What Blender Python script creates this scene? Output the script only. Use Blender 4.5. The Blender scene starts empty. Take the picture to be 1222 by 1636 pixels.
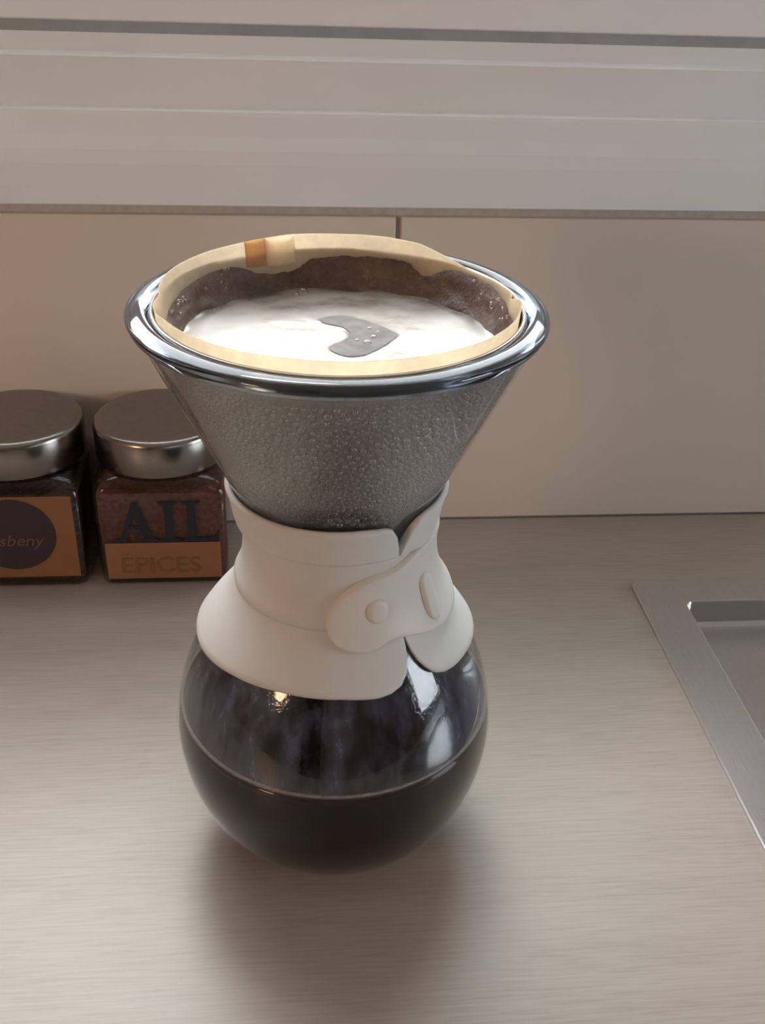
import bpy, bmesh, math, random
from mathutils import Matrix, Vector, noise
random.seed(7)
D = bpy.data
SC = bpy.context.scene
COL = SC.collection
PI = math.pi
def R(a): return math.radians(a)
def sm(a, b, x):
    t = max(0., min(1., (x-a)/(b-a))); return t*t*(3-2*t)
def lerp(tab, x):
    if x <= tab[0][0]: return tab[0][1]
    for (a, u), (b, v) in zip(tab, tab[1:]):
        if x <= b: return u+(v-u)*(x-a)/(b-a) if b > a else v
    return tab[-1][1]

# ------------------------------------------------------------------ camera
YAW, PITCH, ROLL = .10402, .54047, .03766
fw = Vector((math.sin(YAW)*math.cos(PITCH), math.cos(YAW)*math.cos(PITCH), -math.sin(PITCH)))
rt = Vector((math.cos(YAW), -math.sin(YAW), 0)); up = rt.cross(fw)
r2 = rt*math.cos(ROLL)+up*math.sin(ROLL); u2 = up*math.cos(ROLL)-rt*math.sin(ROLL)
cd = D.cameras.new('camera'); cam = D.objects.new('camera', cd); COL.objects.link(cam)
M = Matrix((r2, u2, -fw)).transposed().to_4x4(); M.translation = (-.01694, -.32372, .35007)
cam.matrix_world = M
cd.sensor_fit = 'VERTICAL'; cd.sensor_height = 24.; cd.lens = 1647.*24/1636; cd.clip_start = .01
SC.camera = cam

# ------------------------------------------------------------------ light
SC.view_settings.view_transform = 'Standard'; SC.view_settings.look = 'None'
SC.view_settings.gamma = 1; SC.view_settings.use_curve_mapping = False
SC.view_settings.exposure = 0.0
w = D.worlds.new('overcast_sky'); SC.world = w; w.use_nodes = True
bg = w.node_tree.nodes['Background']; bg.inputs[0].default_value = (.90, .95, 1., 1); bg.inputs[1].default_value = 9.0
YW = .24668                                  # tile face of the back wall
WX0, WX1, WZ0, WZ1 = -.38, .26, .350, .92   # glazed opening of the window
def light(name, kind, loc, energy, color, aim=None, **kw):
    l = D.lights.new(name, kind); l.energy = energy; l.color = color
    for k, v in kw.items(): setattr(l, k, v)
    o = D.objects.new(name, l); COL.objects.link(o); o.location = loc
    if aim is not None: o.rotation_euler = (Vector(aim)-Vector(loc)).to_track_quat('-Z', 'Y').to_euler()
    return o
light('hazy_sun', 'SUN', (-.6, 2, 3), 1.25, (1., .98, .95), aim=(-.6+.10, 2-.50, 3-.86), angle=R(17))
pt = light('window_portal', 'AREA', ((WX0+WX1)/2, YW+.075, (WZ0+WZ1)/2), 1, (1, 1, 1), aim=((WX0+WX1)/2, -1, (WZ0+WZ1)/2), shape='RECTANGLE', size=WX1-WX0, size_y=WZ1-WZ0)
pt.data.cycles.is_portal = True
FY0, FY1, FZ0, FZ1, FX = -1.02, -.28, .06, .82, 1.7      # glazed opening in the right-hand wall
pf_ = light('side_window_portal', 'AREA', (FX+.06, (FY0+FY1)/2, (FZ0+FZ1)/2), 1, (1, 1, 1), aim=(0, (FY0+FY1)/2, (FZ0+FZ1)/2), shape='RECTANGLE', size=FY1-FY0, size_y=FZ1-FZ0)
pf_.data.cycles.is_portal = True
light('warm_lamp', 'POINT', (-.82, -.80, .46), 9.5, (1., .60, .36), shadow_soft_size=.10)

# ------------------------------------------------------------------ helpers
def link_mesh(name, bm, mat=None, parent=None, smooth=True, mats=None):
    me = D.meshes.new(name); bmesh.ops.recalc_face_normals(bm, faces=bm.faces) if bm.faces else None
    bm.to_mesh(me); bm.free()
    for m in (mats or [mat]): me.materials.append(m)
    if smooth: me.polygons.foreach_set('use_smooth', [True]*len(me.polygons))
    o = D.objects.new(name, me); COL.objects.link(o)
    if parent is not None: o.parent = parent
    return o
def empty(name, loc=(0, 0, 0)):
    o = D.objects.new(name, None); COL.objects.link(o); o.location = loc; o.empty_display_size = .02
    return o
def tag(o, label, cat, group=None):
    o['label'] = label; o['category'] = cat
    if group: o['group'] = group
    return o
def struct(o, label=None):
    o['kind'] = 'structure'
    if label: o['label'] = label
    return o
def box(bm, x0, x1, y0, y1, z0, z1):
    v = [bm.verts.new(c) for c in ((x0,y0,z0),(x1,y0,z0),(x1,y1,z0),(x0,y1,z0),(x0,y0,z1),(x1,y0,z1),(x1,y1,z1),(x0,y1,z1))]
    for f in ((0,3,2,1),(4,5,6,7),(0,1,5,4),(1,2,6,5),(2,3,7,6),(3,0,4,7)): bm.faces.new([v[i] for i in f])
def boxobj(name, x0, x1, y0, y1, z0, z1, mat, parent=None, bev=0, seg=2):
    bm = bmesh.new(); box(bm, x0, x1, y0, y1, z0, z1)
    if bev: bmesh.ops.bevel(bm, geom=bm.edges[:], offset=bev, segments=seg, affect='EDGES', profile=.5)
    return link_mesh(name, bm, mat, parent, smooth=False)
def grid(bm, rows, closed_u=False, closed_v=False, mi=0):
    """rows: list of equally long lists of points"""
    V = [[bm.verts.new(p) for p in r] for r in rows]; n = len(V); m = len(V[0])
    for i in range(n if closed_u else n-1):
        for j in range(m if closed_v else m-1):
            f = bm.faces.new((V[i][j], V[(i+1) % n][j], V[(i+1) % n][(j+1) % m], V[i][(j+1) % m])); f.material_index = mi
    return V
def pol(th, r, z): a = R(th); return (r*math.sin(a), -r*math.cos(a), z)      # th = 0 faces the room
def lathe(bm, prof, n=96, closed=False, mi=0):
    """prof: list of (z, r)"""
    rows = [[pol(360*i/n, r, z) for z, r in prof] for i in range(n)]
    return grid(bm, rows, True, closed, mi)
def crom(P, n=6):
    P = [Vector(p) for p in P]; Q = [2*P[0]-P[1]]+P+[2*P[-1]-P[-2]]; o = []
    for i in range(1, len(Q)-2):
        a, b, c, d = Q[i-1:i+3]
        for k in range(n):
            t = k/n; o.append(tuple(.5*((2*b)+(c-a)*t+(2*a-5*b+4*c-d)*t*t+(3*b-a-3*c+d)*t**3)))
    o.append(tuple(P[-1])); return o
def extrude_profile(name, prof, x0, x1, mat, parent=None):
    """closed (y, z) outline swept along x"""
    bm = bmesh.new()
    a = [bm.verts.new((x0, y, z)) for y, z in prof]; b = [bm.verts.new((x1, y, z)) for y, z in prof]; n = len(prof)
    for i in range(n): bm.faces.new((a[i], a[(i+1) % n], b[(i+1) % n], b[i]))
    bm.faces.new(a); bm.faces.new(b[::-1])
    return link_mesh(name, bm, mat, parent, smooth=False)
def flat_text(name, body, size, loc, mat, parent, shear=0., depth=.0002, sx=1.):
    c = D.curves.new(name, 'FONT'); c.body = body; c.size = size; c.align_x = 'CENTER'; c.shear = shear; c.extrude = depth; c.resolution_u = 3
    t = D.objects.new(name, c); COL.objects.link(t)
    dg = bpy.context.evaluated_depsgraph_get(); me = D.meshes.new_from_object(t.evaluated_get(dg)); D.objects.remove(t)
    o = D.objects.new(name, me); COL.objects.link(o); me.materials.clear(); me.materials.append(mat)
    o.parent = parent; o.location = loc; o.rotation_euler = (PI/2, 0, 0); o.scale = (sx, 1, 1)
    return o

# ------------------------------------------------------------------ materials
class NT:
    def __init__(s, name):
        s.m = D.materials.new(name); s.m.use_nodes = True; s.t = s.m.node_tree; s.t.nodes.clear()
        s.out = s.t.nodes.new('ShaderNodeOutputMaterial')
    def n(s, kind, **kw):
        nd = s.t.nodes.new('ShaderNode'+kind)
        for k, v in kw.items():
            if k.startswith('_'): setattr(nd, k[1:], v); continue
            sock = nd.inputs[int(k[1:])] if k[0] == 'i' and k[1:].isdigit() else nd.inputs[k.replace('__', ' ')]
            if isinstance(v, bpy.types.NodeSocket): s.t.links.new(v, sock)
            elif isinstance(v, bpy.types.Node): s.t.links.new(v.outputs[0], sock)
            else: sock.default_value = v
        return nd
    def surf(s, sh): s.t.links.new(sh.outputs[0], s.out.inputs['Surface']); return s.m
    def coord(s, scale=(1, 1, 1), loc=(0, 0, 0)):
        tc = s.n('TexCoord'); return s.n('Mapping', i0=tc.outputs['Object'], Scale=scale, Location=loc)
    def ramp(s, fac, stops):
        r = s.n('ValToRGB', i0=fac); e = r.color_ramp.elements
        while len(e) < len(stops): e.new(.5)
        for el, (p, c) in zip(e, stops): el.position = p; el.color = c if len(c) == 4 else (*c, 1)
        return r
    def math(s, op, a, b=0.): 
        return s.n('Math', _operation=op, i0=a, i1=b)
    def bump(s, h, strength=.3, dist=.001): return s.n('Bump', Height=h, Strength=strength, Distance=dist)
def c4(c): return (*c, 1)
def plain(name, col, rough=.5, metal=0., var=.06, scale=40., bump=0., spec=.5, stretch=(1, 1, 1), **kw):
    t = NT(name); co = t.coord(stretch); nz = t.n('TexNoise', Vector=co, Scale=scale, Detail=4.)
    rp = t.ramp(nz.outputs[0], [(.3, tuple(max(0, x*(1-var)) for x in col)), (.7, tuple(min(1, x*(1+var)) for x in col))])
    args = {'Base__Color': rp, 'Roughness': rough, 'Metallic': metal, 'Specular__IOR__Level': spec}
    args.update(kw)
    if bump: args['Normal'] = t.bump(nz.outputs[0], bump, .0008)
    return t.surf(t.n('BsdfPrincipled', **args))
def facing(t, f0=.045, power=4.5, normal=None):
    lw = t.n('LayerWeight', Blend=.5, **({'Normal': normal} if normal else {}))
    p = t.math('POWER', lw.outputs['Facing'], power); m = t.math('MULTIPLY', p, 1-f0)
    return t.math('ADD', m, f0)
def thin_glass(name, tint=(.94, .96, .97), f0=.05, rough=.01):
    t = NT(name); fr = facing(t, f0)
    tr = t.n('BsdfTransparent', Color=c4(tint)); gl = t.n('BsdfGlossy', Color=(1, 1, 1, 1), Roughness=rough)
    return t.surf(t.n('MixShader', i0=fr, i1=tr, i2=gl))

# worktop laminate: fine grain lines along the wall
t = NT('oak_laminate'); co = t.coord((16, 330, 330)); n1 = t.n('TexNoise', Vector=co, Scale=2.6, Detail=4., Roughness=.55, Distortion=.2)
co2 = t.coord((2.2, 26, 26)); n2 = t.n('TexNoise', Vector=co2, Scale=2.5, Detail=3.)
mx = t.math('ADD', t.math('MULTIPLY', n1.outputs[0], .7), t.math('MULTIPLY', n2.outputs[0], .3))
rp = t.ramp(mx, [(.33, (.365, .315, .265)), (.47, (.41, .36, .305)), (.62, (.445, .395, .34))])
M_TOP = t.surf(t.n('BsdfPrincipled', Base__Color=rp, Roughness=.38, Normal=t.bump(n1.outputs[0], .12, .0004)))
M_TILE = plain('glazed_tile', (.70, .62, .54), .32, var=.025, scale=9, spec=.4)
M_GROUT = plain('grout', (.56, .52, .48), .9, var=.08, scale=220, bump=.3)
M_PVC = plain('white_window_plastic', (.84, .86, .88), .38, var=.02, scale=14)
M_SASH = plain('white_sash_plastic', (.88, .89, .91), .35, var=.02, scale=14)
M_GASK = plain('grey_rubber', (.33, .35, .37), .7, var=.08, scale=60)
M_PAINT = plain('wall_paint', (.48, .42, .37), .9, var=.03, scale=6)
M_CEIL = plain('ceiling_paint', (.80, .78, .74), .9, var=.02, scale=6)
M_FLOOR = plain('floor_vinyl', (.30, .24, .19), .6, var=.1, scale=5)
M_DOOR = plain('added_door_dark', (.035, .03, .028), .6, var=.1, scale=12)
M_CAB = plain('cabinet_laminate', (.60, .57, .53), .5, var=.03, scale=12)
M_PANE = thin_glass('window_glass', (.97, .98, .98), .04)
# brushed stainless
def steel(name, col, rough, stretch, scale=60, bump=.08):
    t = NT(name); co = t.coord(stretch); nz = t.n('TexNoise', Vector=co, Scale=scale, Detail=4.)
    rp = t.ramp(nz.outputs[0], [(.3, tuple(x*.88 for x in col)), (.7, col)])
    return t.surf(t.n('BsdfPrincipled', Base__Color=rp, Metallic=1., Roughness=rough, Normal=t.bump(nz.outputs[0], bump, .0004)))
M_SINK = steel('brushed_steel', (.72, .72, .73), .28, (60, 2, 60))
M_LID = steel('lid_steel', (.31, .285, .27), .24, (160, 160, 3), 2, .04)
M_SILI = plain('white_silicone', (.69, .695, .68), .48, var=.025, scale=70, spec=.35, Subsurface__Weight=.08, Subsurface__Scale=.004)
M_STRAP = plain('cream_silicone', (.72, .715, .67), .42, var=.02, scale=70, spec=.4, Subsurface__Weight=.08, Subsurface__Scale=.004)
M_GLASS = thin_glass('clear_glass', (.93, .945, .96), .04)
t = NT('rim_glass'); M_RIM = t.surf(t.n('BsdfPrincipled', Base__Color=(.32, .39, .47, 1), Roughness=.02, IOR=1.47, Transmission__Weight=1.))
# condensation on the inside of the funnel: beads of water over grey fog
t = NT('condensation_film'); co = t.coord(); sz = t.n('TexNoise', Vector=co, Scale=26., Detail=3.); fn = t.n('TexVoronoi', Vector=co, Scale=900., _feature='SMOOTH_F1', Smoothness=.3)
nm = t.bump(fn.outputs[0], .6, .0008)
fog = t.n('AddShader', i0=t.n('BsdfDiffuse', Color=(.26, .25, .245, 1), Normal=nm), i1=t.n('BsdfTranslucent', Color=(.14, .14, .14, 1), Normal=nm))
s1 = t.n('MixShader', i0=t.ramp(sz.outputs[0], [(.35, (.12, .12, .12)), (.65, (.30, .30, .30))]), i1=t.n('BsdfTransparent', Color=(.88, .88, .88, 1)), i2=fog)
M_BEAD = t.surf(t.n('MixShader', i0=facing(t, .06, 3., nm), i1=s1, i2=t.n('BsdfGlossy', Color=(1, 1, 1, 1), Roughness=.15, Normal=nm)))
t = NT('water_bead'); lw = t.n('LayerWeight', Blend=.5)
tint = t.ramp(lw.outputs['Facing'], [(.0, (.95, .95, .95)), (.35, (.80, .79, .78)), (.7, (.30, .29, .28))])
M_DROP = t.surf(t.n('MixShader', i0=facing(t, .10, 2.5), i1=t.n('BsdfTransparent', Color=tint), i2=t.n('BsdfGlossy', Color=(1, 1, 1, 1), Roughness=.06)))
# steam fog with running streaks on the inside of the globe
t = NT('steam_fog'); co = t.coord((55, 55, 9)); nz = t.n('TexNoise', Vector=co, Scale=2.2, Detail=4., Roughness=.65)
co2 = t.coord(); fine = t.n('TexNoise', Vector=co2, Scale=700., Detail=2.)
fac = t.ramp(nz.outputs[0], [(.40, (.02, .02, .02)), (.54, (.17, .17, .17)), (.68, (.40, .40, .40))])
nm = t.bump(fine.outputs[0], .18, .0006)
fr = facing(t, .05, 4.5, nm)
fog = t.n('AddShader', i0=t.n('BsdfDiffuse', Color=(.19, .23, .36, 1), Normal=nm), i1=t.n('BsdfTranslucent', Color=(.40, .46, .60, 1), Normal=nm))
s1 = t.n('MixShader', i0=fac, i1=t.n('BsdfTransparent', Color=(.86, .88, .92, 1)), i2=fog)
M_FOG = t.surf(t.n('MixShader', i0=fr, i1=s1, i2=t.n('BsdfGlossy', Color=(1, 1, 1, 1), Roughness=.10, Normal=nm)))
# coffee
M_COFFEE = plain('black_coffee', (.012, .005, .004), .05, var=.1, scale=30, spec=.25); M_COFSIDE = plain('coffee_against_glass', (.014, .006, .005), .3, var=.1, scale=30, spec=.05)
M_FOAMLINE = plain('coffee_foam_edge', (.42, .31, .22), .35, var=.3, scale=500)
# paper: thin, lets light through
def paper(name, col):
    t = NT(name); co = t.coord(); nz = t.n('TexNoise', Vector=co, Scale=300., Detail=4.); big = t.n('TexNoise', Vector=co, Scale=45., Detail=2.)
    mx = t.math('ADD', t.math('MULTIPLY', nz.outputs[0], .5), t.math('MULTIPLY', big.outputs[0], .5))
    rp = t.ramp(mx, [(.35, tuple(x*.86 for x in col)), (.65, col)]); nm = t.bump(nz.outputs[0], .15, .0003)
    return t.surf(t.n('MixShader', i0=.76, i1=t.n('BsdfDiffuse', Color=rp, Normal=nm), i2=t.n('BsdfTranslucent', Color=rp, Normal=nm)))
M_PAPER = paper('brown_filter_paper', (.98, .88, .72)); M_FOLD = paper('doubled_filter_paper', (.86, .62, .38))
# foam on the slurry; its pale tone also paints in window glare
t = NT('foam_and_glare'); co = t.coord(); nz = t.n('TexNoise', Vector=t.coord((1, 1.9, 1)), Scale=48., Detail=5., Roughness=.62)
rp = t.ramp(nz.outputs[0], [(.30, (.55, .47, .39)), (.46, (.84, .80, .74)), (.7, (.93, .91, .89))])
at = t.n('Attribute', _attribute_name='brown_glare_fade')
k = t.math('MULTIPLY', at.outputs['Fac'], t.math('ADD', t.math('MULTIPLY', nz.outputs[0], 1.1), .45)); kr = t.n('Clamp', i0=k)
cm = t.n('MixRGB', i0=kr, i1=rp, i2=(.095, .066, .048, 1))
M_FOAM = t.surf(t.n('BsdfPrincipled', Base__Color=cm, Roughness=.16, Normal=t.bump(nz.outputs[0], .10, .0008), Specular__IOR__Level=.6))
M_DARKSP = plain('dark_heart_tone', (.215, .19, .175), .5, var=.22, scale=160, bump=.12, spec=.15)
t = NT('wet_grounds'); co = t.coord(); nz = t.n('TexNoise', Vector=co, Scale=420., Detail=5., Roughness=.7); big = t.n('TexNoise', Vector=co, Scale=60., Detail=3.)
mx = t.math('ADD', t.math('MULTIPLY', nz.outputs[0], .5), t.math('MULTIPLY', big.outputs[0], .5))
rp = t.ramp(mx, [(.34, (.045, .022, .013)), (.55, (.115, .066, .045)), (.68, (.22, .15, .11))])
M_GRND = t.surf(t.n('BsdfPrincipled', Base__Color=rp, Roughness=.38, Normal=t.bump(mx, .8, .0012)))
M_BUB = thin_glass('bubble_film', (.95, .93, .90), .12, .02)
# jars
M_JARGL = thin_glass('jar_glass', (.82, .76, .74), .035)
t = NT('dark_spice'); co = t.coord(); nz = t.n('TexNoise', Vector=co, Scale=330., Detail=4.)
M_SPICE1 = t.surf(t.n('BsdfPrincipled', Base__Color=t.ramp(nz.outputs[0], [(.35, (.02, .013, .012)), (.65, (.075, .05, .042))]), Roughness=.8, Normal=t.bump(nz.outputs[0], .6, .001)))
t = NT('red_brown_spice'); co = t.coord(); nz = t.n('TexNoise', Vector=co, Scale=330., Detail=4.)
M_SPICE2 = t.surf(t.n('BsdfPrincipled', Base__Color=t.ramp(nz.outputs[0], [(.35, (.085, .035, .025)), (.65, (.17, .07, .048))]), Roughness=.8, Normal=t.bump(nz.outputs[0], .6, .001)))
M_LAB1 = plain('ochre_label', (.24, .105, .04), .6, var=.06, scale=50); M_LAB2 = plain('amber_label', (.27, .12, .06), .6, var=.05, scale=50)
M_INK = plain('navy_ink', (.012, .014, .026), .7, var=.05); M_OLIVE = plain('olive_ink', (.20, .10, .035), .6, var=.05)
M_DISC = plain('dark_brown_ink', (.035, .022, .025), .6, var=.08); M_SCRIPT = plain('dull_red_ink', (.15, .075, .06), .6, var=.05)

# ------------------------------------------------------------------ the room
RX0, RX1, RY0, RZ0, RZ1 = -1.7, 1.7, -2.9, -.90, 1.60
WT = .16                                      # thickness of the outer wall
# back wall with the window opening (tiles proud of it by 4 mm)
YB = YW+.004
bm = bmesh.new(); HX0, HX1, HZ0, HZ1 = WX0-.07, WX1+.10, .2025, WZ1+.07
for b in ((RX0, HX0, RZ0, RZ1), (HX1, RX1, RZ0, RZ1), (HX0, HX1, RZ0, HZ0), (HX0, HX1, HZ1, RZ1)): box(bm, b[0], b[1], YB, YB+WT, b[2], b[3])
wall = struct(link_mesh('wall_back', bm, M_GROUT, smooth=False), 'tiled back wall under the kitchen window')
xj = .0455; TWD = .30
for row in range(1):
    for k in range(-6, 6):
        x0 = xj+k*TWD; x1 = x0+TWD
        if x0 < RX0 or x1 > RX1: continue
        boxobj('tile', x0+.0014, x1-.0014, YW, YB+.002, .0008, .1965, M_TILE, wall, bev=.0009)
struct(boxobj('wall_left', RX0-.1, RX0, RY0, YB+WT, RZ0, RZ1, M_PAINT))
struct(boxobj('wall_front', RX0, RX1, RY0-.1, RY0, RZ0, RZ1, M_PAINT))
bm = bmesh.new()
for b in ((RY0, FY0, RZ0, RZ1), (FY1, YB+WT, RZ0, RZ1), (FY0, FY1, RZ0, FZ0), (FY0, FY1, FZ1, RZ1)): box(bm, RX1, RX1+.1, b[0], b[1], b[2], b[3])
struct(link_mesh('wall_right', bm, M_PAINT, smooth=False))
w2 = struct(empty('window_2', (RX1, FY0, FZ0)), 'small window in the side wall of the kitchen')
def adopt2(o): o.parent = w2; o.matrix_parent_inverse = Matrix.Translation(-w2.location)
for a in ((FY0, FY1, FZ0, FZ0+.04), (FY0, FY1, FZ1-.04, FZ1), (FY0, FY0+.04, FZ0+.04, FZ1-.04), (FY1-.04, FY1, FZ0+.04, FZ1-.04)): adopt2(boxobj('frame', RX1+.01, RX1+.07, a[0], a[1], a[2], a[3], M_SASH))
adopt2(boxobj('pane', RX1+.041, RX1+.045, FY0+.04, FY1-.04, FZ0+.04, FZ1-.04, M_PANE))
struct(boxobj('ceiling', RX0-.1, RX1+.1, RY0-.1, YB+WT, RZ1, RZ1+.1, M_CEIL))
struct(boxobj('floor', RX0-.1, RX1+.1, RY0-.1, YB+WT, RZ0-.1, RZ0, M_FLOOR))
d1 = struct(boxobj('added_door_1', -1.35, -.60, RY0, RY0+.04, RZ0, RZ0+2.05, M_DOOR, bev=.004))  # unseen dark door, added as something dark for the funnel to reflect

# window: apron, stepped frame, gasket, sash, pane
win = struct(empty('window_1', (0, YW, .2025)), 'white plastic kitchen window above the tiles')
def wp(name, prof, mat, x0=HX0, x1=HX1):      # outline in (y offset towards the room, z)
    return extrude_profile(name, [(YW-a, z) for a, z in prof], x0, x1, mat)
def adopt(o):
    o.parent = win; o.matrix_parent_inverse = Matrix.Translation(-win.location); return o
trim = struct(wp('trim_1', [(-.06, .2022), (.0030, .2022), (.0042, .2030), (.0044, .2120), (.0040, .2240), (.0030, .2310), (.0012, .2380), (-.0006, .2480), (-.0010, .2496), (-.0018, .2504), (-.0052, .2510), (-.06, .2510)], M_PVC))
adopt(wp('frame', [(-.09, .2510), (-.0052, .2510), (-.0052, .2746), (-.0060, .2754), (-.0098, .2764), (-.0098, .2852), (-.09, .2852)], M_PVC))
adopt(wp('gasket', [(-.08, .2852), (-.0106, .2852), (-.0116, .2903), (-.08, .2903)], M_GASK))
adopt(wp('sash', [(-.075, .2903), (-.0120, .2903), (-.0112, .2912), (-.0140, .3400), (-.0170, .3440), (-.030, WZ0), (-.075, WZ0)], M_SASH))
for name, x0, x1 in (('jamb', HX0, WX0), ('jamb', WX1, HX1)): adopt(boxobj(name, x0, x1, YW-.004, YW+.075, WZ0, WZ1+.07, M_SASH, bev=.002))
adopt(boxobj('head', WX0, WX1, YW-.004, YW+.075, WZ1, WZ1+.07, M_SASH, bev=.002))
adopt(boxobj('pane', WX0, WX1, YW+.045, YW+.049, WZ0, WZ1, M_PANE))

# worktop with the cut-out for the sink
SX0, SX1, SY0, SY1 = .1847, .640, -.265, .1693        # outer edge of the sink flange
CX0, CX1, CY0, CY1 = SX0+.012, SX1-.012, SY0+.012, SY1-.012
bm = bmesh.new(); YF = -.36
for b in ((RX0+.002, CX0, YF, YW-.0006), (CX1, RX1-.002, YF, YW-.0006), (CX0, CX1, YF, CY0), (CX0, CX1, CY1, YW-.0006)): box(bm, b[0], b[1], b[2], b[3], -.038, 0)
bmesh.ops.remove_doubles(bm, verts=bm.verts, dist=1e-5)
wt = link_mesh('worktop', bm, M_TOP, smooth=False)
tag(wt, 'beige wood-grain laminate worktop running along the tiled wall', 'worktop')
cab = empty('base_cabinet', (0, -.05, RZ0)); tag(cab, 'pale base cabinet carrying the wood-grain worktop', 'cabinet')
def cpart(n, *a, **k):
    o = boxobj(n, *a, **k); o.parent = cab; o.matrix_parent_inverse = Matrix.Translation(-cab.location); return o
cpart('plinth', RX0+.002, RX1-.002, -.28, -.26, RZ0, RZ0+.10, mat=M_CAB)
for x in (-1.1, -.5, .1, .70, 1.3): cpart('side_panel', x-.009, x+.009, -.33, YB-.006, RZ0+.10, -.039, mat=M_CAB)
for x in (-1.1, -.5, .1, .70): cpart('cabinet_door', x+.002, x+.598, -.350, -.331, RZ0+.10, -.042, mat=M_CAB, bev=.0015)

# ------------------------------------------------------------------ sink
def rrect(x0, x1, y0, y1, r, n=6):
    o = []
    for cx, cy, a0 in ((x1-r, y1-r, 0), (x0+r, y1-r, 90), (x0+r, y0+r, 180), (x1-r, y0+r, 270)):
        for k in range(n+1):
            a = R(a0+90*k/n); o.append((cx+r*math.cos(a), cy+r*math.sin(a)))
    return o
sink = empty('sink', (SX0, SY0, 0)); tag(sink, 'brushed stainless steel inset sink let into the worktop', 'sink')
def spart(o): o.parent = sink; o.matrix_parent_inverse = Matrix.Translation(-sink.location); return o
IX0, IX1, IY0, IY1 = .2116, SX1-.027, SY0+.027, .1464
def ring(ins, z, r): return [(x, y, z) for x, y in rrect(SX0+ins, SX1-ins, SY0+ins, SY1-ins, r)]
bm = bmesh.new()
inner = lambda ins, z, r: [(x, y, z) for x, y in rrect(IX0+ins, IX1-ins, IY0+ins, IY1-ins, r)]
grid(bm, [ring(0, .0001, .006), ring(0, .0016, .006), ring(.0006, .0021, .0056), inner(-.0009, .0021, .0050), inner(-.0003, .0018, .0047), inner(0, .0008, .0045)], False, True)
spart(link_mesh('flange', bm, M_SINK, smooth=False))
bm = bmesh.new()
rows = [inner(0, .0008, .0045), inner(.0003, -.008, .0045), inner(.0012, -.0120, .006), inner(.004, -.0135, .008), inner(.05, -.0145, .012), inner(.10, -.0155, .013)]
V = grid(bm, rows, False, True); bm.faces.new(V[-1])
spart(link_mesh('bowl', bm, M_SINK, smooth=False))
bm = bmesh.new(); lathe(bm, [(-.0150, .0001), (-.0140, .02), (-.0135, .034), (-.0150, .040)], 40); o = link_mesh('drain', bm, M_SINK); o.location = ((IX0+IX1)/2, (IY0+IY1)/2, 0); spart(o)

# ------------------------------------------------------------------ coffee maker
GL = [(.001, .0), (.0005, .018), (.003, .030), (.012, .0445), (.025, .0550), (.040, .0612), (.056, .0638), (.070, .0630), (.084, .0598), (.098, .0545), (.112, .0468), (.124, .0388), (.136, .0335), (.148, .0320), (.158, .0336), (.170, .0376), (.1995, .0516), (.222, .0622), (.2310, .0657)]
GP = crom(GL, 6)
def gr(z):                                    # outer radius of the glass at height z
    return lerp(GP[7:], z)
pot = empty('coffee_maker'); tag(pot, 'hourglass-shaped glass pour-over coffee maker with white band round its neck', 'coffee maker')
WALL = .0022; WLO = .0004
bm = bmesh.new(); outer = [(z, max(r, .0002)) for z, r in GP]; lathe(bm, outer, 128)
for f in bm.faces: f.material_index = 0
inn = [(max(z, .0030)+(.0015 if r < .03 and z < .01 else 0), max(r-WALL, .0002)) for z, r in GP]
dr = [q for q in inn if q[0] >= .140]; lo = [(z, gr(z)-WLO) for z in [.0728+(.1445-.0728)*k/30 for k in range(31)]]
lathe(bm, lo, 128, mi=1); lathe(bm, dr, 128, mi=2)
me = link_mesh('glass_body', bm, parent=pot, mats=[M_GLASS, M_FOG, M_BEAD])
bm = bmesh.new()
sec = []
for k in range(28):
    a = 2*PI*k/28; ca, sa = math.cos(a), math.sin(a)
    ex = .0037*math.copysign(abs(ca)**.7, ca); ez = .0027*math.copysign(abs(sa)**.8, sa)
    tl = R(-24); sec.append((.2330+ez*math.cos(tl)+ex*math.sin(tl)*.6, .0650+ex*math.cos(tl)-ez*math.sin(tl)))
lathe(bm, sec, 160, closed=True)
link_mesh('rim', bm, M_RIM, pot)

# beads of condensed water on the funnel wall (too many to count)
bm = bmesh.new(); nb = 0; cell = {}
for _ in range(16000):
    th = random.uniform(-112, 112); z = random.uniform(.1715, .2262); k = .5+.5*noise.noise((math.sin(R(th))*2.4+3, z*45, 1.1)); big = sm(.35, .75, k)*sm(70, 20, abs(th-14))
    r = random.uniform(.0005, .0009)+.0013*big*random.random()**.7
    rg = gr(z)-.0016; P = Vector(pol(th, rg, z)); key = (round(P.x/.0025), round(P.y/.0025), round(P.z/.0025)); ok = True
    for a in (-1, 0, 1):
        for b in (-1, 0, 1):
            for c in (-1, 0, 1):
                for Q, q in cell.get((key[0]+a, key[1]+b, key[2]+c), ()):
                    if (P-Q).length < (r+q)*.96: ok = False
    if not ok: continue
    cell.setdefault(key, []).append((P, r)); nb += 1
    nrm = Vector((math.sin(R(th))*.908, -math.cos(R(th))*.908, -.418)); tx = Vector((math.cos(R(th)), math.sin(R(th)), 0)); tz = nrm.cross(tx)
    n = 8; vr = [[bm.verts.new(P+(tx*math.cos(2*PI*i/n)+tz*math.sin(2*PI*i/n)*1.08)*r*q+nrm*r*h) for i in range(n)] for q, h in ((1, 0), (.90, .42), (.55, .80))]
    for u, v in zip(vr, vr[1:]):
        for i in range(n): bm.faces.new((u[i], u[(i+1) % n], v[(i+1) % n], v[i]))
    bm.faces.new(vr[-1])
o = link_mesh('condensation', bm, M_DROP, pot); o['kind'] = 'stuff'; o['label'] = 'beads of condensed water on the glass funnel'
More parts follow.
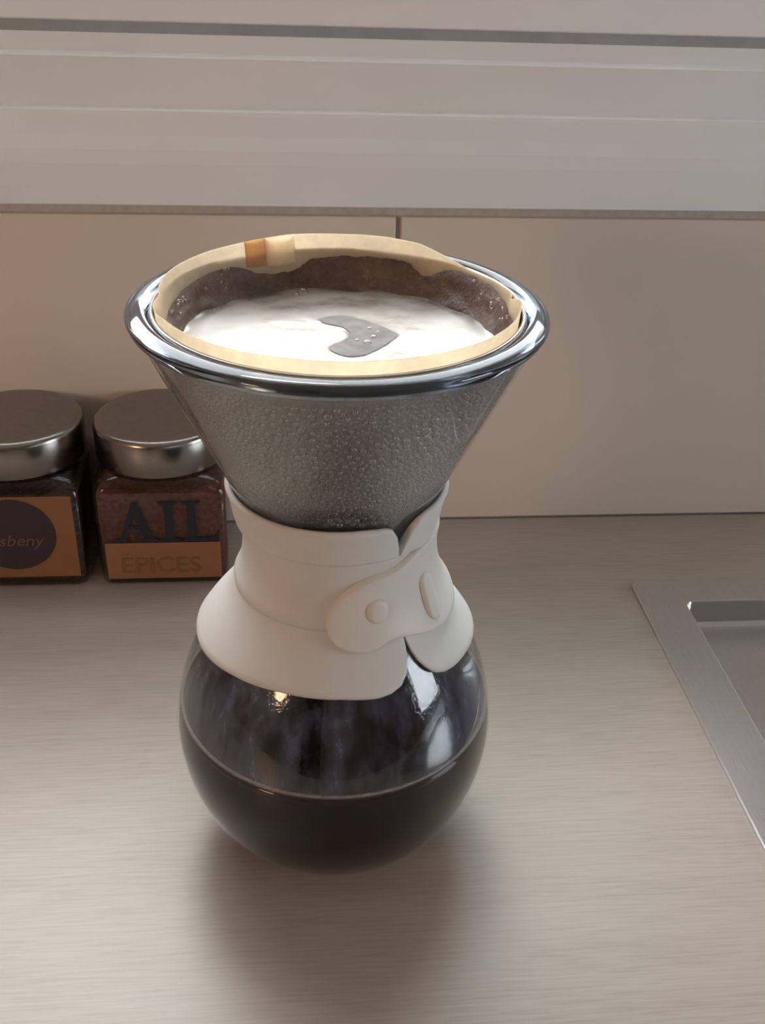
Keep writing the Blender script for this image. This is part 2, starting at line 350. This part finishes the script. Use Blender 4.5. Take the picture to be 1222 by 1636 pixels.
# silicone band: closed cross-sections swept round the neck
def shell(name, mat, parent, ths, ztop, zbot, rin, rout, closed=True, n=14, e=.0009):
    rows = []
    for th in ths:
        zt, zb = ztop(th), zbot(th); sec = []
        for k in range(n+1):
            u = k/n; z = zt+(zb-zt)*u; d = min(z-zb, zt-z)
            ro, ri = rout(z, th), rin(z, th); mid = .5*(ro+ri)
            q = math.sqrt(max(0, 1-(1-min(1, d/e))**2)) if e > 0 else 1
            sec.append((z, mid+(ro-mid)*q))
        for k in range(n, -1, -1):
            u = k/n; z = zt+(zb-zt)*u; sec.append((z-.00002, rin(z, th)+.00005))
        rows.append([pol(th, r, z) for z, r in sec])
    bm = bmesh.new(); V = grid(bm, rows, closed, True)
    if not closed: bm.faces.new(V[0]); bm.faces.new(V[-1][::-1])
    return link_mesh(name, bm, mat, parent)
def dense(a, b, n, pts=()):
    s = set(round(a+(b-a)*k/n, 3) for k in range(n)); s |= set(pts); return sorted(s)
band = shell('grip_band', M_SILI, pot, dense(-180, 180, 120), lambda t: .1575, lambda t: .1287, lambda z, t: gr(z)+.0002, lambda z, t: gr(z)+.0026+.0006*sm(.140, .129, z), n=12)
SKB = [(-180, .1030), (-105, .1036), (-73, .1057), (-47, .1083), (-25, .1095), (0, .1094), (14, .1085), (20, .1090), (25, .1104), (28.6, .1130), (31, .1162), (32.6, .1200), (33.4, .1238), (34.0, .1240), (34.9, .1185), (36.5, .1150), (38.8, .1122), (41, .1102), (43.5, .1089), (47, .1077), (53, .1068), (68, .1056), (84, .1040), (105, .1032), (180, .1030)]
skirt = shell('collar', M_SILI, pot, dense(-180, 180, 120, [20+.5*k for k in range(70)]), lambda t: .1335, lambda t: lerp(SKB, t), lambda z, t: gr(z)+.0004+.0014*sm(.125, .103, z), lambda z, t: gr(z)+.0020+.0016*sm(.125, .103, z), n=18, e=.0007)
LPT = [(-180, .1705), (-30, .1703), (10, .1706), (22, .1698), (26, .1685), (29, .1655), (31, .1610), (32.3, .1565), (33.6, .1560), (34.5, .1585), (38.7, .1660), (43, .1692), (48, .1705), (60, .1708), (180, .1705)]
lip = shell('lip', M_SILI, pot, dense(-180, 180, 120, [20+.5*k for k in range(60)]), lambda t: lerp(LPT, t), lambda t: .1548-.0030*sm(36, 60, t)*sm(120, 70, t), lambda z, t: gr(z)+.0004, lambda z, t: gr(z)+.0040-.0012*sm(.158, .171, z), n=14, e=.0012)
# fastening strap (pillow-like flap with a rounded end)
STT = [(-8.3, .1322), (-7.9, .1350), (-6.5, .1378), (-4, .1402), (.5, .1432), (6, .1462), (12.9, .1484), (20, .1493), (27, .1497), (36, .1512), (46, .1538), (60, .1555), (108, .1560)]
STB = [(-8.3, .1322), (-7.9, .1308), (-6.9, .1294), (-5, .1276), (-2, .1258), (1.6, .1246), (7.5, .1236), (12, .1236), (17, .1241), (23.4, .1255), (29, .1252), (33.7, .1246), (44.5, .1226), (54, .1213), (64, .1210), (75, .1216), (95, .1235), (108, .1245)]
ths = [-8.3+116.3*(k/70)**1.5 for k in range(71)]; NS = 20
def soff(z, th, zt, zb):
    d = min(z-zb, zt-z); h = math.sqrt(max(0, 1-(1-min(1, d/.0016))**2)); e = sm(-8.3, -5.5, th)
    base = .0022+.0012*sm(.130, .122, z); top = .0052+.0010*sm(.130, .122, z)+.0006*math.exp(-((th-18)/14)**2)
    return base+(top-base)*h*(.35+.65*e)
rows = []
for th in ths:
    zt, zb = lerp(STT, th), lerp(STB, th); row = []
    for k in range(NS+1):
        z = zt+(zb-zt)*(.5-.5*math.cos(PI*k/NS)); row.append(pol(th, gr(z)+soff(z, th, zt, zb), z))
    for k in range(NS, -1, -1):
        z = zt+(zb-zt)*(.5-.5*math.cos(PI*k/NS)); row.append(pol(th, gr(z)+.0020, z))
    rows.append(row)
bm = bmesh.new(); grid(bm, rows, False, True); strap = link_mesh('fastening_strap', bm, M_STRAP, band)
def stud(name, th0, z0, hw, hh, height, mat, parent, sink_=0.0):
    """rounded pill standing on the strap, hw/hh half sizes in metres"""
    rows = []; n = 36
    for q in (1., .97, .9, .75, .5, .25, .02):
        hgt = height*math.sqrt(max(0, 1-q**4)); row = []
        for k in range(n):
            a = 2*PI*k/n; dx, dz = q*hw*math.cos(a), q*hw*math.sin(a)+math.copysign(max(0, hh-hw)*min(1, q*1.1), math.sin(a))
            z = z0+dz; zt, zb = lerp(STT, th0), lerp(STB, th0); rr = gr(z)+soff(z, th0, zt, zb)-.0004; th = th0+math.degrees(dx/rr)
            row.append(pol(th, rr+hgt-sink_, z))
        rows.append(row)
    bm = bmesh.new(); V = grid(bm, rows, False, True); bm.faces.new(V[-1])
    return link_mesh(name, bm, mat, parent)
stud('button', 19.0, .1370, .0040, .0044, .0018, M_STRAP, strap)
stud('slot_tab', 53.5, .1340, .0033, .0088, .0026, M_STRAP, strap)

# brewed coffee in the globe
CZ = .0728
prof = [(.0030, .0002)]+[(z, r-WLO-.0003) for z, r in GP if .0020 < z < CZ-.001]
prof = [(max(z, .0024), max(r, .0002)) for z, r in prof]+[(CZ, gr(CZ)-WLO-.0003), (CZ-.0003, gr(CZ)-WLO-.0020), (CZ-.0006, .03), (CZ-.0006, .0002)]
brew = empty('brewed_coffee', (0, 0, .0055)); tag(brew, 'dark brewed coffee standing in the globe of the glass coffee maker', 'coffee')
def bpart(o, e): o.parent = e; o.matrix_parent_inverse = Matrix.Translation(-e.location); return o
bm = bmesh.new(); lathe(bm, prof, 96)
for f in bm.faces: f.material_index = 1 if max(v.co.z for v in f.verts) > CZ-.0001 or min(math.hypot(v.co.x, v.co.y) for v in f.verts) < .055 and min(v.co.z for v in f.verts) > CZ-.001 else 0
bpart(link_mesh('coffee', bm, mats=[M_COFSIDE, M_COFFEE]), brew)
bm = bmesh.new(); rows = []
for i in range(160):
    th = 360*i/160; k = .5+.9*noise.noise((math.sin(R(th))*3.1, math.cos(R(th))*3.1, 4)); hh = .0005+.0009*max(0, k); rr = gr(CZ)-WLO-.0005
    rows.append([pol(th, rr, CZ-.0004), pol(th, rr-.0009, CZ), pol(th, rr-.0008, CZ+hh*.7), pol(th, rr, CZ+hh)])
grid(bm, rows, True, True); bpart(link_mesh('foam_line', bm, M_FOAMLINE), brew)

# ------------------------------------------------------------------ cone filter, paper filter, slurry
cone = empty('cone_filter', (0, 0, .150)); tag(cone, 'silvery cone filter seated in the glass funnel round the paper', 'filter')
bm = bmesh.new()
prof = [(.1520, .0002), (.1522, .0250)]+[(z, gr(z)-WALL-.0016-.0010*sm(.218, .2275, z)) for z in [.153+.0750*k/24 for k in range(25)]]+[(.2310, .0600), (.2338, .0603)]
lathe(bm, prof, 128)
M_MESH = steel('steel_mesh', (.60, .57, .55), .20, (40, 40, 1), 10, .10)
cone_m = bpart(link_mesh('mesh_cone', bm, M_MESH), cone)
bm = bmesh.new(); rz = .2342; rr = .0606
lathe(bm, [(rz-.0012, rr-.0008), (rz-.0010, rr), (rz+.0008, rr+.0003), (rz+.0010, rr-.0008)], 128, closed=True); bpart(link_mesh('wire_rim', bm, M_MESH), cone)

PTOP = [(-180, .2402), (-165, .2404), (-148, .2397), (-128, .2390), (-110, .2384), (-92, .2368), (-80, .2366), (-68, .2378), (-45, .2385), (0, .2389), (40, .2386), (66, .2378), (80, .2380), (88, .2372), (93, .2352), (97, .2358), (110, .2352), (125, .2350), (136, .2368), (148, .2396), (160, .2402), (180, .2402)]
def pr(z, th):                                # radius of the paper
    base = gr(min(z, .2262))-WALL-.0040+.2*(max(z, .2262)-.2262)
    wob = .0005*noise.noise((math.sin(R(th))*2.2, math.cos(R(th))*2.2, 1.3))+.0003*noise.noise((math.sin(R(th))*7, math.cos(R(th))*7, z*60))
    front = .0016*sm(.230, .240, z)*sm(95, 60, abs(th))
    kink = .0022*math.exp(-((th-91)/4.)**2)*sm(.222, .238, z)+.0016*math.exp(-((th+92)/5.)**2)*sm(.222, .238, z)
    return base+wob-front-kink
pf = empty('paper_filter', (0, 0, .153)); tag(pf, 'brown paper coffee filter standing above the rim of the glass funnel', 'paper filter')
ths = dense(-180, 180, 180)
rows = []
for th in ths:
    zt = lerp(PTOP, th); rows.append([pol(th, pr(z, th), z) for z in [.1535+(zt-.1535)*(1-(1-k/30)**1.6) for k in range(31)]])
bm = bmesh.new(); grid(bm, rows, True, False)
o = bpart(link_mesh('paper_cone', bm, M_PAPER), pf); md = o.modifiers.new('thickness', 'SOLIDIFY'); md.thickness = .00025; md.offset = -1
def flap(name, t0, t1, zb, off, mat):
    rows = []
    for k in range(17):
        th = t0+(t1-t0)*k/16; zt = lerp(PTOP, th)+.0002; e = math.sin(PI*k/16)
        rows.append([pol(th, pr(z, th)-off*(.35+.65*e), z) for z in [zb+(zt-zb)*j/10 for j in range(11)]])
    bm = bmesh.new(); grid(bm, rows); o = bpart(link_mesh(name, bm, mat), pf); md = o.modifiers.new('thickness', 'SOLIDIFY'); md.thickness = .00025
flap('seam_fold', -166.5, -155, .2302, .0022, M_PAPER); flap('seam_fold', -156.5, -147.5, .2306, .0010, M_FOLD)

SL = .2212
sl = empty('coffee_slurry', (0, 0, SL-.03)); tag(sl, 'frothy wet coffee filling the paper filter with pale foam and painted glare on top', 'coffee')
# darker heart-shaped patch in the foam surface
HE = [(-5.8, 20.3), (-2, 23.4), (2.1, 24.6), (6, 23.2), (9.6, 20.3), (15.5, 13.2), (19.4, 8.0), (20.2, 5.6), (19.2, 3.0), (15.8, -2.2), (11.8, -7.4), (7.6, -11.4), (3.3, -12.6), (-.2, -11.4), (-2.6, -8.4), (-2.9, -5.2), (-.6, -1.8), (2.4, .9), (4.2, 4.6), (4.1, 9.5), (2.2, 13.4), (-.5, 15.4), (-4.6, 17.4)]
cxh, cyh = 7.2, 5.5
HP = [Vector((a*.001, b*.001, 0)) for a, b in HE]
def inside(x, y):
    c = False; j = len(HP)-1
    for i in range(len(HP)):
        a, b = HP[i], HP[j]
        if (a.y > y) != (b.y > y) and x < (b.x-a.x)*(y-a.y)/(b.y-a.y)+a.x: c = not c
        j = i
    return c
def hdist(x, y):                              # distance outside the heart-shaped patch
    if inside(x, y): return 0.
    p = Vector((x, y, 0)); d = 1.
    for a, b in zip(HP, HP[1:]+HP[:1]):
        e = b-a; k = max(0., min(1., (p-a).dot(e)/e.dot(e))); d = min(d, (p-a-e*k).length)
    return d
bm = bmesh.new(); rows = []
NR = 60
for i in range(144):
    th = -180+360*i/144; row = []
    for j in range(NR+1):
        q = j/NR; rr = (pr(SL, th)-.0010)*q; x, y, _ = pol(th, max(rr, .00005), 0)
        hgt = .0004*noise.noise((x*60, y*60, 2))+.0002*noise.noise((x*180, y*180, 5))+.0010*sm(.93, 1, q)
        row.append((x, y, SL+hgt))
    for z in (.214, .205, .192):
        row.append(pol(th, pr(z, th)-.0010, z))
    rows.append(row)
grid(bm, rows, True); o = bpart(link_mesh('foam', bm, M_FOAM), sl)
at = o.data.attributes.new('brown_glare_fade', 'FLOAT', 'POINT')
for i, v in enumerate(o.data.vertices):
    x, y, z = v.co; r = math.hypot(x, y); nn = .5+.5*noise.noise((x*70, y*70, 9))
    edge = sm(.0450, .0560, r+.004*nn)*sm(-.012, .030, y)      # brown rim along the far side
    far = .80*sm(.008, .048, y+.014*nn)  # browns the far part, painting in where the window glare fades
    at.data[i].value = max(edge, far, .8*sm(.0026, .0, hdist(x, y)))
def foamz(x, y): return SL+.0004*noise.noise((x*60, y*60, 2))+.0002*noise.noise((x*180, y*180, 5))
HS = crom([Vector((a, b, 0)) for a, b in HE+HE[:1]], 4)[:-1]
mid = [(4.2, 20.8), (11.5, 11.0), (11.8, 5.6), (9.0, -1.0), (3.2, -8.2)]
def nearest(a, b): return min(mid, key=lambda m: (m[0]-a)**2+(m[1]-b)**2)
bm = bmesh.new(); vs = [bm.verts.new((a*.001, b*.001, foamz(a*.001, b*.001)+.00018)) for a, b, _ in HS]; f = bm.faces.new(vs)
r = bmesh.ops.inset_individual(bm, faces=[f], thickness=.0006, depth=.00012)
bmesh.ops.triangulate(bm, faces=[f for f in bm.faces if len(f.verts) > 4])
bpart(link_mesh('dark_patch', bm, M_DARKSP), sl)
# grounds left clinging to the paper above the liquid
GT = [(-180, .2322), (-172, .2314), (-168, .2284), (-163, .2276), (-156, .2274), (-150, .2282), (-147, .2305), (-141, .2322), (-129, .2316), (-113, .2300), (-100, .2280), (-92, .2255), (-86, .2225), (-60, .2216), (0, .2216), (60, .2218), (80, .2240), (86, .2300), (91, .2310), (104, .2318), (112, .2328), (121, .2334), (130, .2334), (136, .2324), (141, .2290), (145, .2285), (150, .2318), (156, .2330), (170, .2326), (180, .2322)]
rows = []
for i in range(300):
    th = -180+360*i/300; zt = lerp(GT, th)+.0006*noise.noise((th*.21, 1.7, 0))+.0004*noise.noise((th*.7, 4.7, 0)); zt = max(zt, SL+.0004); row = []
    for j in range(13):
        u = j/12; z = SL-.0012+(zt-SL+.0012)*u; thick = .0022*(1-u)**.7+.0004*(1-u)
        thick *= 1+.4*noise.noise((math.sin(R(th))*6, math.cos(R(th))*6, z*300)); row.append(pol(th, pr(z, th)-.0006-max(thick, .00005 if u < 1 else 0), z))
    rows.append(row)
bm = bmesh.new(); grid(bm, rows, True); bpart(link_mesh('clinging_grounds', bm, M_GRND), sl)
def bubble(x, y, r):
    bm = bmesh.new(); rows = [[(x+r*math.cos(a)*math.cos(b), y+r*math.sin(a)*math.cos(b), foamz(x, y)+r*.75*math.sin(b)) for b in [PI/2*k/6*.99 for k in range(7)]] for a in [2*PI*i/18 for i in range(18)]]
    grid(bm, rows, True); bpart(link_mesh('bubble', bm, M_BUB), sl)
for x, y, r in ((-.0111, .0500, .0022), (-.0135, .0470, .0012), (.0095, -.001, .0016), (.0120, .0040, .0012), (.0062, .0018, .0009), (.0112, .0120, .0011)): bubble(x, y, r)
for k in range(46):
    th = random.choice([random.uniform(-140, -100), random.uniform(84, 125)]); z = random.uniform(SL+.002, lerp(GT, th)+.0005); r = random.uniform(.0004, .001)
    c = Vector(pol(th, pr(z, th)-.0014, z)); bm = bmesh.new(); bmesh.ops.create_icosphere(bm, subdivisions=2, radius=r)
    bmesh.ops.translate(bm, verts=bm.verts, vec=c); bpart(link_mesh('bubble', bm, M_BUB), sl)

# ------------------------------------------------------------------ spice jars
def rsq(h, r, n=8): return rrect(-h, h, -h*.94, h*.94, r, n)
def jar(name, cx, cy, label, spice, lidlabel):
    e = empty(name, (cx, cy, 0)); tag(e, label, 'jar')
    bm = bmesh.new(); spec = [(.0, .60, .006), (.0003, .92, .005), (.0025, .975, .0045), (.006, 1, .004), (.061, 1, .004), (.0665, .97, .010), (.0700, .90, .020), (.0715, .86, .026), (.0735, .84, .027)]
    rows = [[(x*k, y*k, z) for x, y in rsq(.0365, r)] for z, k, r in spec]
    V = grid(bm, rows, False, True); bm.faces.new(V[0][::-1])
    b = link_mesh('jar_body', bm, M_JARGL, e)
    bm = bmesh.new(); rows = [[(x*k*.955, y*k*.955, z) for x, y in rsq(.0365, r)] for z, k, r in [(.0028, .90, .005), (.006, .985, .004), (.0590, .995, .004), (.0612, .97, .006)]]
    V = grid(bm, rows, False, True); bm.faces.new(V[0][::-1]); bm.faces.new(V[-1])
    link_mesh('spice', bm, spice, e)
    bm = bmesh.new(); lathe(bm, [(.0722, .0345), (.0720, .0366), (.0732, .0372), (.0905, .0372), (.0928, .0364), (.0938, .0350), (.0941, .0330), (.0940, .0002)], 72)
    l = link_mesh('lid', bm, M_LID, e); l['label'] = lidlabel
    return e
YF_ = -.0365*.94                              # front face of a jar, in its own space
j1 = jar('spice_jar', -.1695, .2115, 'steel-lidded spice jar with a dark round emblem on its ochre label', M_SPICE1, 'brushed steel screw lid')
j2 = jar('spice_jar', -.0895, .2115, 'steel-lidded spice jar lettered AIL in dark blue', M_SPICE2, 'brushed steel screw lid')
def plate(name, x0, x1, z0, z1, mat, par, th=.0004):
    return boxobj(name, x0, x1, YF_-th, YF_-.0001, z0, z1, mat, par, bev=.00015, seg=1)
lb = plate('label', -.0325, .0325, .0085, .0612, M_LAB1, j1)
bm = bmesh.new(); n = 56
a = [bm.verts.new((-.0015+.0235*math.cos(2*PI*k/n), YF_-.0007, .0370+.0228*math.sin(2*PI*k/n))) for k in range(n)]; bb = [bm.verts.new((v.co.x, YF_-.0004, v.co.z)) for v in a]
bm.faces.new(a)
for k in range(n): bm.faces.new((a[k], a[(k+1) % n], bb[(k+1) % n], bb[k]))
link_mesh('emblem', bm, M_DISC, lb, smooth=False)
flat_text('lettering', 'lasbeny', .0105, (-.0015, YF_-.0008, .0300), M_SCRIPT, lb, shear=.3)
lb2 = plate('label', -.0322, .0325, .0058, .0300, M_LAB2, j2)
flat_text('lettering', '\u00c9PICES', .0150, (-.0015, YF_-.0006, .0100), M_OLIVE, lb2, sx=1.05)
# the big serif letters
def letters(name, polys, par):
    bm = bmesh.new()
    for i, P in enumerate(polys):
        a = [bm.verts.new((x, YF_-.0004-.00004*i, z)) for x, z in P]; b = [bm.verts.new((x, YF_-.00005, z)) for x, z in P]; n = len(P); bm.faces.new(a)
        for k in range(n): bm.faces.new((a[k], a[(k+1) % n], b[(k+1) % n], b[k]))
    return link_mesh(name, bm, M_INK, par, smooth=False)
Z0, Z1 = .0305, .0572; X = .0895
def serif(x0, x1, z, up): 
    h = .0016 if up else -.0016
    return [(x0, z), (x1, z), (x1, z+h*.6), ((x0+x1)/2+.0035, z+h*1.5), ((x0+x1)/2-.0035, z+h*1.5), (x0, z+h*.6)]
ax = -.1158+X                                  # A spans about 24 mm
letters('letter', [[(ax+.0028, Z0+.001), (ax+.0054, Z0+.001), (ax+.0125, Z1-.003), (ax+.0112, Z1)], [(ax+.0112, Z1), (ax+.0138, Z1), (ax+.0224, Z0+.001), (ax+.0168, Z0+.001), (ax+.0105, Z1-.0055)],
    [(ax+.0066, Z0+.0086), (ax+.0158, Z0+.0086), (ax+.0150, Z0+.0108), (ax+.0074, Z0+.0108)], serif(ax, ax+.0076, Z0, True), serif(ax+.0136, ax+.0252, Z0, True)], j2)
ix = -.0905+X
letters('letter', [[(ix+.0032, Z0), (ix+.0082, Z0), (ix+.0082, Z1), (ix+.0032, Z1)], serif(ix, ix+.0114, Z0, True), serif(ix, ix+.0114, Z1, False)], j2)
lx = -.0778+X
letters('letter', [[(lx+.0032, Z0), (lx+.0080, Z0), (lx+.0080, Z1), (lx+.0032, Z1)], serif(lx, lx+.0112, Z1, False), [(lx, Z0), (lx+.0200, Z0), (lx+.0211, Z0+.0072), (lx+.0197, Z0+.0072), (lx+.0172, Z0+.0034), (lx+.0120, Z0+.0026), (lx+.0060, Z0+.0026), (lx, Z0+.0014)]], j2)
